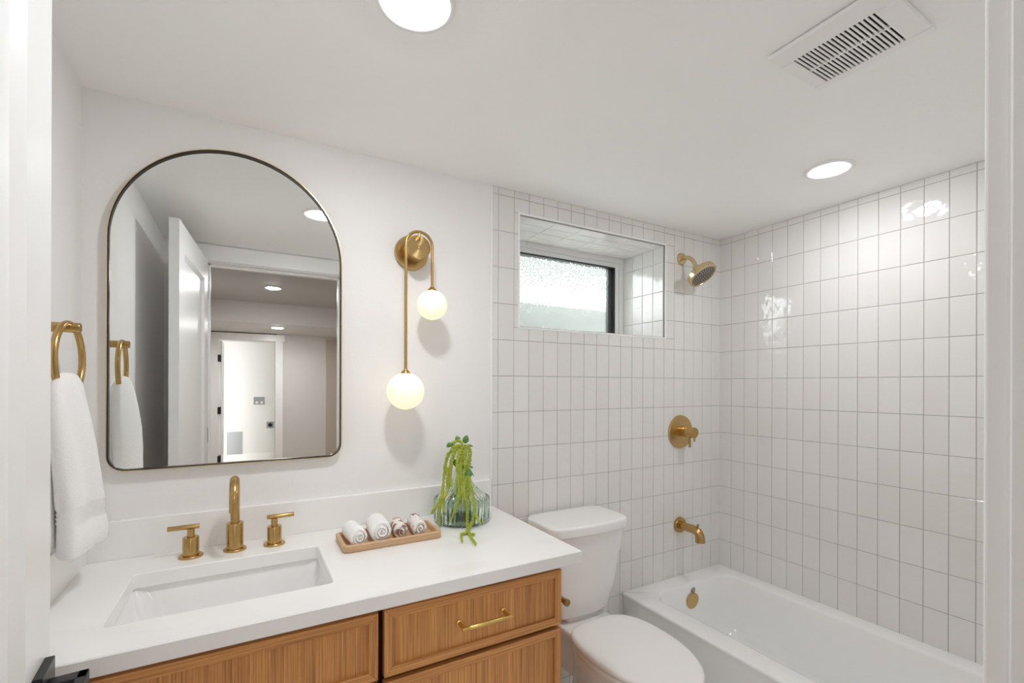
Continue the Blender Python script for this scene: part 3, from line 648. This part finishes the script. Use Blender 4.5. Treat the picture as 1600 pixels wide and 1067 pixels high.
MB().lathe([(.088, 0), (.090, -.002), (.090, -.007), (.088, -.010), (.0005, -.010)], (2.031, yw, 1.148), (0, 1, 0), 72).build('escutcheon', M_['brassr'], vv, smooth=40)
MB().lathe([(.0275, -.010), (.0275, -.038), (.0265, -.039), (.0265, -.041), (.0275, -.042), (.0275, -.097), (.0265, -.099), (.0005, -.099)], (2.031, yw, 1.150), (0, 1, 0), 48).build('valve_body', M_['brass'], vv, smooth=40)
MB().tube([(2.031, yw - .066, 1.130), (2.031, yw - .066, 1.070)], .0058, 16).build('lever', M_['brass'], vv, smooth=40)
MB().tube([(2.040, yw - .088, 1.130), (2.040, yw - .088, 1.103)], .0045, 16).build('temperature_pin', M_['brass'], vv, smooth=40)
sp = thing('tub_spout', 'curved brass bath spout above the tub rim', 'bath spout', (2.027, yw, .645))
MB().lathe([(.041, 0), (.041, -.012), (.039, -.015), (.020, -.015)], (2.027, yw, .645), (0, 1, 0), 40).build('flange', M_['brass'], sp, smooth=40)
pp = smooth_path([(2.027, yw - .005, .645), (2.027, yw - .05, .645), (2.027, yw - .098, .644), (2.027, yw - .122, .635), (2.027, yw - .134, .614), (2.027, yw - .136, .588)], 6)
MB().tube(pp, [.0205 + .0045 * i / len(pp) for i in range(len(pp))], 32).build('spout', M_['brass'], sp, smooth=50)
MB().lathe([(.0045, 0), (.0045, .030), (.006, .030), (.006, .038)], (2.027, yw - .122, .640), (0, 0, 1), 16).build('diverter_pin', M_['brass'], sp, smooth=40)

# ------------------------------------------------------------------ tray with rolled cloths
ax0, ax1, ay0, ay1 = .244, .556, 1.437, 1.592
tray = MB().loft([ringpts(ax0 + .006, ax1 - .006, ay0 + .006, ay1 - .006, .014, CT), ringpts(ax0 + .001, ax1 - .001, ay0 + .001, ay1 - .001, .016, CT + .006), ringpts(ax0, ax1, ay0, ay1, .016, CT + .021), ringpts(ax0 + .002, ax1 - .002, ay0 + .002, ay1 - .002, .015, CT + .0235),
                  ringpts(ax0 + .010, ax1 - .010, ay0 + .010, ay1 - .010, .012, CT + .0235), ringpts(ax0 + .012, ax1 - .012, ay0 + .012, ay1 - .012, .012, CT + .021), ringpts(ax0 + .014, ax1 - .014, ay0 + .014, ay1 - .014, .012, CT + .007)])
tray.v = [(x - .4, y - 1.5, z - CT) for x, y, z in tray.v]
tyo = tag(tray.build('wooden_tray', M_['traywood'], smooth=40), 'shallow rectangular wooden tray on the worktop', 'tray'); tyo.location = (.4, 1.5, CT)
def roll(name, lab, a, b, r, mat, turns=3.2, group=None, tk=None):
    """cloth wound as a spiral, axis from a (front end) to b"""
    a = Vector(a); b = Vector(b); ax = (b - a).normalized(); up_ = Vector((0, 0, 1)); s_ = ax.cross(up_).normalized(); u2 = s_.cross(ax); L = (b - a).length
    tk = tk or r / (turns + .55); N = int(turns * 26); outer = []; inner = []
    for i in range(N + 1):
        th = 2 * PI * turns * i / N - 2 * PI * turns - 1.9; rad = r * .10 + (r * .90 - 0) * i / N
        o_ = rad; n_ = max(rad - tk * .80, .0004)
        outer.append((o_ * math.cos(th), o_ * math.sin(th))); inner.append((n_ * math.cos(th), n_ * math.sin(th)))
    prof = outer + list(reversed(inner)); K = len(prof); m = MB(); rings = []
    segs = [(0, .90), (.004, .97), (.012, 1.0), (L * .35, 1.01), (L * .65, .995), (L - .012, 1.0), (L - .004, .97), (L, .90)]
    for h, sc1 in segs:
        rings.append([a + ax * (h + .002 * math.sin(j * .35) * (1 if h < .01 else 0)) + s_ * (p[0] * sc1) + u2 * (p[1] * sc1) for j, p in enumerate(prof)])
    m.loft(rings, caps=(False, False))
    n0 = 0
    for i in range(N):    # end faces
        m.f.append((i, K - 1 - i, K - 2 - i, i + 1)); q = (len(segs) - 1) * K; m.f.append((q + i + 1, q + K - 2 - i, q + K - 1 - i, q + i))
    ce = (a + b) / 2; m.v = [tuple(Vector(v) - ce) for v in m.v]
    o = m.build(name, mat, smooth=60); o.location = ce
    return tag(o, lab, 'rolled towel', group)
tz = CT + .0072
roll('rolled_washcloth', 'small white rolled washcloth at the left end of the wooden tray', (.2955, 1.458, tz + .0300), (.289, 1.572, tz + .0300), .0305, M_['towel'], group='rolled white washcloths')
roll('rolled_washcloth', 'larger white rolled washcloth beside the brown patterned cloth', (.3635, 1.459, tz + .0365), (.372, 1.574, tz + .0365), .0370, M_['towel'], group='rolled white washcloths')
roll('rolled_cloth', 'rolled cloth with brown round spots in the wooden tray', (.4300, 1.468, tz + .0255), (.440, 1.574, tz + .0255), .0260, M_['cloth0'], turns=2.4)
roll('rolled_cloth', 'rolled white cloth with dark speckles at the right end of the tray', (.4900, 1.462, tz + .0275), (.502, 1.572, tz + .0275), .0280, M_['cloth1'], turns=2.4)

# ------------------------------------------------------------------ vase and hanging amaranthus
VC = Vector((.691, 1.590, CT))
oprof = [(.060, .0), (.094, .0005, .010), (.099, .004, .020), (.1005, .012, .030), (.1005, .084, .030), (.0985, .089, .030), (.090, .095, .030), (.076, .104, .032), (.061, .116, .034), (.048, .129, .034), (.038, .144, .032), (.031, .164, .028), (.0265, .188, .02), (.0245, .212, .01), (.0240, .245, .0), (.0255, .270, 0), (.0265, .274, 0)]
iprof = [(.0250, .274), (.0232, .269), (.0220, .245), (.0222, .212), (.0240, .188), (.028, .164), (.035, .144), (.045, .129), (.058, .117), (.073, .106), (.086, .098), (.093, .092), (.0955, .084), (.0955, .012), (.090, .007), (.06, .005)]
vs_ = MB().lathe(oprof + [(r, h) for r, h in iprof], VC, n=320, caps=(True, True), rib=36)
tag(vs_.build('glass_vase', M_['vase'], smooth=60), 'green ribbed glass vase with a narrow neck on the worktop', 'vase')
def VP(zx, zy, b):
    """point on the sprig: sideways, height and distance towards the lens from the vase axis"""
    zo = 1.72 - b; a = (zx - 292) / 5.617 * zo / 722.7; z = 1.40 - (69.5 + zy / 5.617) * zo / 722.7
    if z < CT + .0075:      # lies on the worktop in front of the vase
        zo = (1.40 - CT - .0075) * 722.7 / (69.5 + zy / 5.617); b = 1.72 - zo; z = CT + .0075; a = (zx - 292) / 5.617 * zo / 722.7
    return VC.xy.to_3d() + Vector((.869, -.494, 0)) * a + Vector((-.40, -.917, 0)) * b + Vector((0, 0, z))
am = thing('amaranthus_sprig', 'drooping lime green hanging amaranthus in the glass vase', 'plant', VC + Vector((0, 0, .10)))
def tassel(pts, r=.0058, tailr=.0022):
    r *= 1.42; tailr *= 1.3
    P = smooth_path([VP(*p) for p in pts], 10); m = MB(); n = len(P)
    m.tube(P, .0012, 6)
    L = 0
    for i in range(n):
        t = i / max(n - 1, 1); rad = (r * (1 - t) + tailr * t) * (min(1, .5 + t * 4))
        for k in range(15):
            a = random.uniform(0, 2 * PI); d = Vector((math.cos(a), math.sin(a), random.uniform(-.9, .9))).normalized(); q = P[i] + d * rad * random.uniform(.55, 1.0) + Vector((0, 0, random.uniform(-.002, .002)))
            s = random.uniform(.0014, .0025)
            c = [q + Vector(v) * s for v in ((1, 0, 0), (-1, 0, 0), (0, 1, 0), (0, -1, 0), (0, 0, 1.3), (0, 0, -1.3))]
            m.add(c, [(0, 2, 4), (2, 1, 4), (1, 3, 4), (3, 0, 4), (2, 0, 5), (1, 2, 5), (3, 1, 5), (0, 3, 5)])
    return m.build('tassel', M_['tassel'], am, smooth=0)
T = [([(285, 155, .0), (250, 150, .02), (205, 180, .03), (165, 240, .035), (143, 330, .045), (128, 480, .06), (112, 600, .10), (98, 700, .104), (92, 780, .104), (96, 850, .106)], .0062),
     ([(115, 590, .10), (80, 660, .104), (48, 705, .104), (28, 742, .10)], .0036),
     ([(270, 160, .01), (225, 200, .035), (195, 300, .04), (170, 400, .045), (178, 480, .05), (150, 580, .09), (118, 660, .104)], .0056),
     ([(295, 160, .01), (280, 210, .035), (270, 300, .04), (255, 400, .05), (238, 480, .06), (235, 570, .09)], .0050),
     ([(300, 160, .01), (300, 230, .036), (283, 340, .042), (285, 450, .06), (298, 560, .095), (300, 680, .105)], .0055),
     ([(278, 560, .09), (255, 640, .104), (225, 730, .106), (195, 815, .107)], .0042),
     ([(310, 150, .0), (345, 160, .02), (360, 220, .03), (353, 310, .036), (338, 380, .042), (358, 460, .06), (384, 560, .095), (402, 650, .106), (404, 750, .107), (370, 850, .109), (325, 915, .112), (288, 930, .114), (296, 990, .118)], .0064),
     ([(325, 380, .04), (338, 480, .06), (347, 600, .10), (340, 720, .106), (340, 820, .107), (346, 890, .110), (372, 955, .114), (416, 1012, .120)], .0060),
     ([(403, 730, .107), (425, 780, .107), (455, 830, .108)], .0028),
     ([(262, 160, .01), (232, 185, .03), (212, 260, .04), (196, 360, .045), (192, 440, .05), (200, 500, .07)], .0044),
     ([(150, 340, .045), (168, 420, .05), (172, 500, .06), (160, 560, .09), (132, 610, .103)], .0040),
     ([(290, 170, .02), (262, 230, .04), (248, 330, .045), (262, 430, .055), (268, 520, .08), (262, 600, .104)], .0044),
     ([(318, 170, .02), (322, 260, .038), (318, 350, .043), (306, 430, .055), (312, 520, .085), (322, 620, .106)], .0046),
     ([(130, 470, .06), (124, 560, .09), (120, 640, .104), (126, 720, .106)], .0036),
     ([(330, 900, .11), (365, 925, .114), (402, 932, .116)], .0030),
     ([(205, 175, .01), (215, 130, .01), (245, 108, .01), (285, 118, .01), (305, 165, .01)], .0046),
     ([(240, 170, .02), (215, 230, .03), (205, 290, .035), (180, 350, .04), (160, 460, .05), (165, 540, .06)], .0040)]
for p, r in T: tassel(p, r)
MB().tube([VC + Vector((0, 0, .02)), VC + Vector((.004, 0, .15)), VP(292, 160, 0)], .0028, 8).tube([VC + Vector((.02, .01, .02)), VC + Vector((-.004, 0, .16)), VP(280, 150, .005)], .0022, 8).build('stem', M_['stem'], am, smooth=60)
def leaf(zx, zy, b, wpx, hpx, rot, turn=0.0):
    c = VP(zx, zy, b); s = (1.72 - b) / 722.7 / 5.617; m = MB(); U = Vector((.869, -.494, 0)); U = U * math.cos(turn) + Vector((-.40, -.917, 0)) * math.sin(turn); Z = Vector((0, 0, 1)); Nn = Vector((-.40, -.917, 0))
    ex = U * math.cos(rot) + Z * math.sin(rot); ey = Z * math.cos(rot) - U * math.sin(rot); rows = []
    for i in range(13):
        t = -1 + 2 * i / 12; hw = wpx / 2 * s * math.sin(PI * (t + 1) / 2) ** .7 * (1 - .25 * t); p = c + ey * (t * hpx / 2 * s) + Nn * (.004 * (1 - t * t))
        rows.append([p - ex * hw - Nn * hw * .25, p - ex * hw * .5 - Nn * hw * .05, p, p + ex * hw * .5 - Nn * hw * .05, p + ex * hw - Nn * hw * .25])
    m.loft(rows, caps=(False, False), closed=False)
    o = m.build('leaf', M_['leaf'], am, smooth=80); sd = o.modifiers.new('thick', 'SOLIDIFY'); sd.thickness = .0005
for a in ((252, 84, .0, 48, 50, .3), (324, 92, .0, 56, 78, -.25), (180, 140, .02, 62, 44, .6), (362, 146, .01, 16, 56, 1.2), (354, 392, .05, 54, 90, -.15), (300, 410, .05, 18, 80, -.7), (384, 395, .045, 9, 50, .5), (375, 335, .045, 30, 22, -.5), (235, 300, .03, 44, 70, .2), (290, 330, .03, 40, 60, .1)): leaf(*a)

# ------------------------------------------------------------------ hallway and laundry seen in the mirror
HZ, SZ, LZ = 2.39, 2.142, 2.15
HX0, HX1, LY = -.42, 2.2, -4.30
LO0, LO1, LOZ = -.322, .393, 2.030
st(MB().box((-1.1, -6.4, -.1), (HX1 + .1, YF0, 0)).build('floor_hall', M_['hfloor'], smooth=0))
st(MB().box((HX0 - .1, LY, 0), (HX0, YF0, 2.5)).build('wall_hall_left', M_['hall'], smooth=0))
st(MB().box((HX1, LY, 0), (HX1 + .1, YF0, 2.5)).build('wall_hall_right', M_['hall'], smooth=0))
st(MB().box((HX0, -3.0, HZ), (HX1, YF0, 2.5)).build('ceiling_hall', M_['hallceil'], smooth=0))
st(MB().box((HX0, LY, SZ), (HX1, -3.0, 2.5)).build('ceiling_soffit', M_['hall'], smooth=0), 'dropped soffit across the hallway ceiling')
w = MB(); w.box((HX0, LY - .12, 0), (LO0, LY, 2.5)); w.box((LO1, LY - .12, 0), (HX1, LY, 2.5)); w.box((LO0, LY - .12, LOZ), (LO1, LY, 2.5))
st(w.build('wall_hall_end', M_['hall'], smooth=0))
w = MB(); w.box((HX0 + .001, LY, 0), (LO0, LY + .018, LOZ)); w.box((LO1, LY, 0), (LO1 + .10, LY + .018, LOZ)); w.box((HX0 + .001, LY, LOZ), (LO1 + .125, LY + .022, LOZ + .098))
st(w.build('trim_5', M_['trim'], smooth=0, bevel=.002), 'white casing around the laundry doorway')
st(MB().box((HX0, LY, SZ - .012), (LO1 + .02, LY + .004, SZ - .002)).build('shadow_strip', M_['dark'], smooth=0), 'thin dark strip painted as the shadow line above the laundry doorway')  # shadow line under the soffit, put in as a dark strip
st(MB().box((-1.0, -6.3, 0), (1.2, -6.2, 2.4)).build('wall_laundry_back', M_['laundry'], smooth=0))
st(MB().box((-1.1, -6.3, 0), (-1.0, LY - .12, 2.4)).build('wall_laundry_left', M_['laundry'], smooth=0))
st(MB().box((1.2, -6.3, 0), (1.3, LY - .12, 2.4)).build('wall_laundry_right', M_['laundry'], smooth=0))
st(MB().box((-1.0, -6.2, LZ), (1.2, LY - .12, LZ + .1)).build('ceiling_laundry', M_['laundry'], smooth=0))
st(MB().box((-1.0, -6.2, 0), (1.2, -6.185, .135)).build('baseboard_laundry', M_['trim'], smooth=0))
downlight(.245, -1.93, HZ, 'round ceiling light in the hallway, nearer one seen in the mirror', M_['emith'], 'hallway ceiling lights')
downlight(.37, -3.40, SZ, 'round light in the dropped soffit seen in the mirror', M_['emith'], 'hallway ceiling lights')
downlight(.215, -5.70, LZ, 'round light in the laundry ceiling seen in the mirror', M_['emitl'], None)
ld = st(MB().box((LO0 + .002, LY - .86, .01), (LO0 + .037, LY - .125, 2.02)).build('door_2', M_['trim'], smooth=0), 'open white laundry door seen edge on in the mirror')
for z in (.33, 1.02, 1.76):
    MB().box((LO0 - .012, LY - .10, z - .05), (LO0 + .028, LY + .0195, z + .05)).build('hinge', M_['black'], ld, smooth=0)
t = thing('washer_outlet_box', 'grey washing machine valve box on the laundry wall', 'outlet box', (.228, -6.2, 1.09))
ringframe(MB(), .14, .318, 1.02, 1.16, .012, -6.2, -6.188).build('frame', M_['steel'], t, smooth=0); MB().box((.152, -6.2, 1.032), (.306, -6.195, 1.148)).build('box', M_['steel'], t, smooth=0)
for x in (.19, .27): MB().lathe([(.012, 0), (.012, .03), (.02, .03), (.02, .04)], (x, -6.195, 1.06), (0, 1, 0), 14).build('valve', M_['vinyl'], t)
t = thing('dryer_vent_box', 'recessed grey metal dryer vent box low on the laundry wall', 'vent box', (-.15, -6.2, .10))
ringframe(MB(), -.27, -.03, .10, .54, .012, -6.2, -6.19).build('frame', M_['steel'], t, smooth=0); MB().box((-.258, -6.2, .112), (-.042, -6.196, .528)).build('back_panel', M_['steel'], t, smooth=0)
t = thing('power_outlet', 'square grey outlet with a black socket on the laundry wall', 'outlet', (.395, -6.2, .64))
MB().box((.35, -6.2, .58), (.47, -6.193, .70)).build('cover_plate', M_['steel'], t, smooth=0); MB().lathe([(.035, 0), (.035, .006)], (.41, -6.193, .64), (0, 1, 0), 20).build('socket', M_['black'], t)
st(MB().box((1.10, LY, 0), (1.90, LY + .03, 2.10)).build('door_3', M_['tan'], smooth=0), 'tan door at the end of the hallway seen in the mirror')
# framed brush stroke print on the hallway side wall
fp = thing('framed_print', 'black and white striped print on the hallway wall seen in the mirror', 'picture', (HX0, -3.5, 1.05))
MB().box((HX0 + .001, -3.62, 1.07), (HX0 + .034, -2.95, 1.80)).build('canvas', M_['vinyl'], fp, smooth=0)
m = MB()
for i in range(14):
    z = 1.10 + i * .048
    for j in range(5):
        y = -3.59 + j * .125 + (i % 2) * .03
        m.add([(HX0 + .035, y, z), (HX0 + .035, y + .085, z + .012), (HX0 + .035, y + .09, z + .034), (HX0 + .035, y + .004, z + .022)], [(0, 1, 2, 3)])
m.build('brush_strokes', M_['black'], fp, smooth=0)
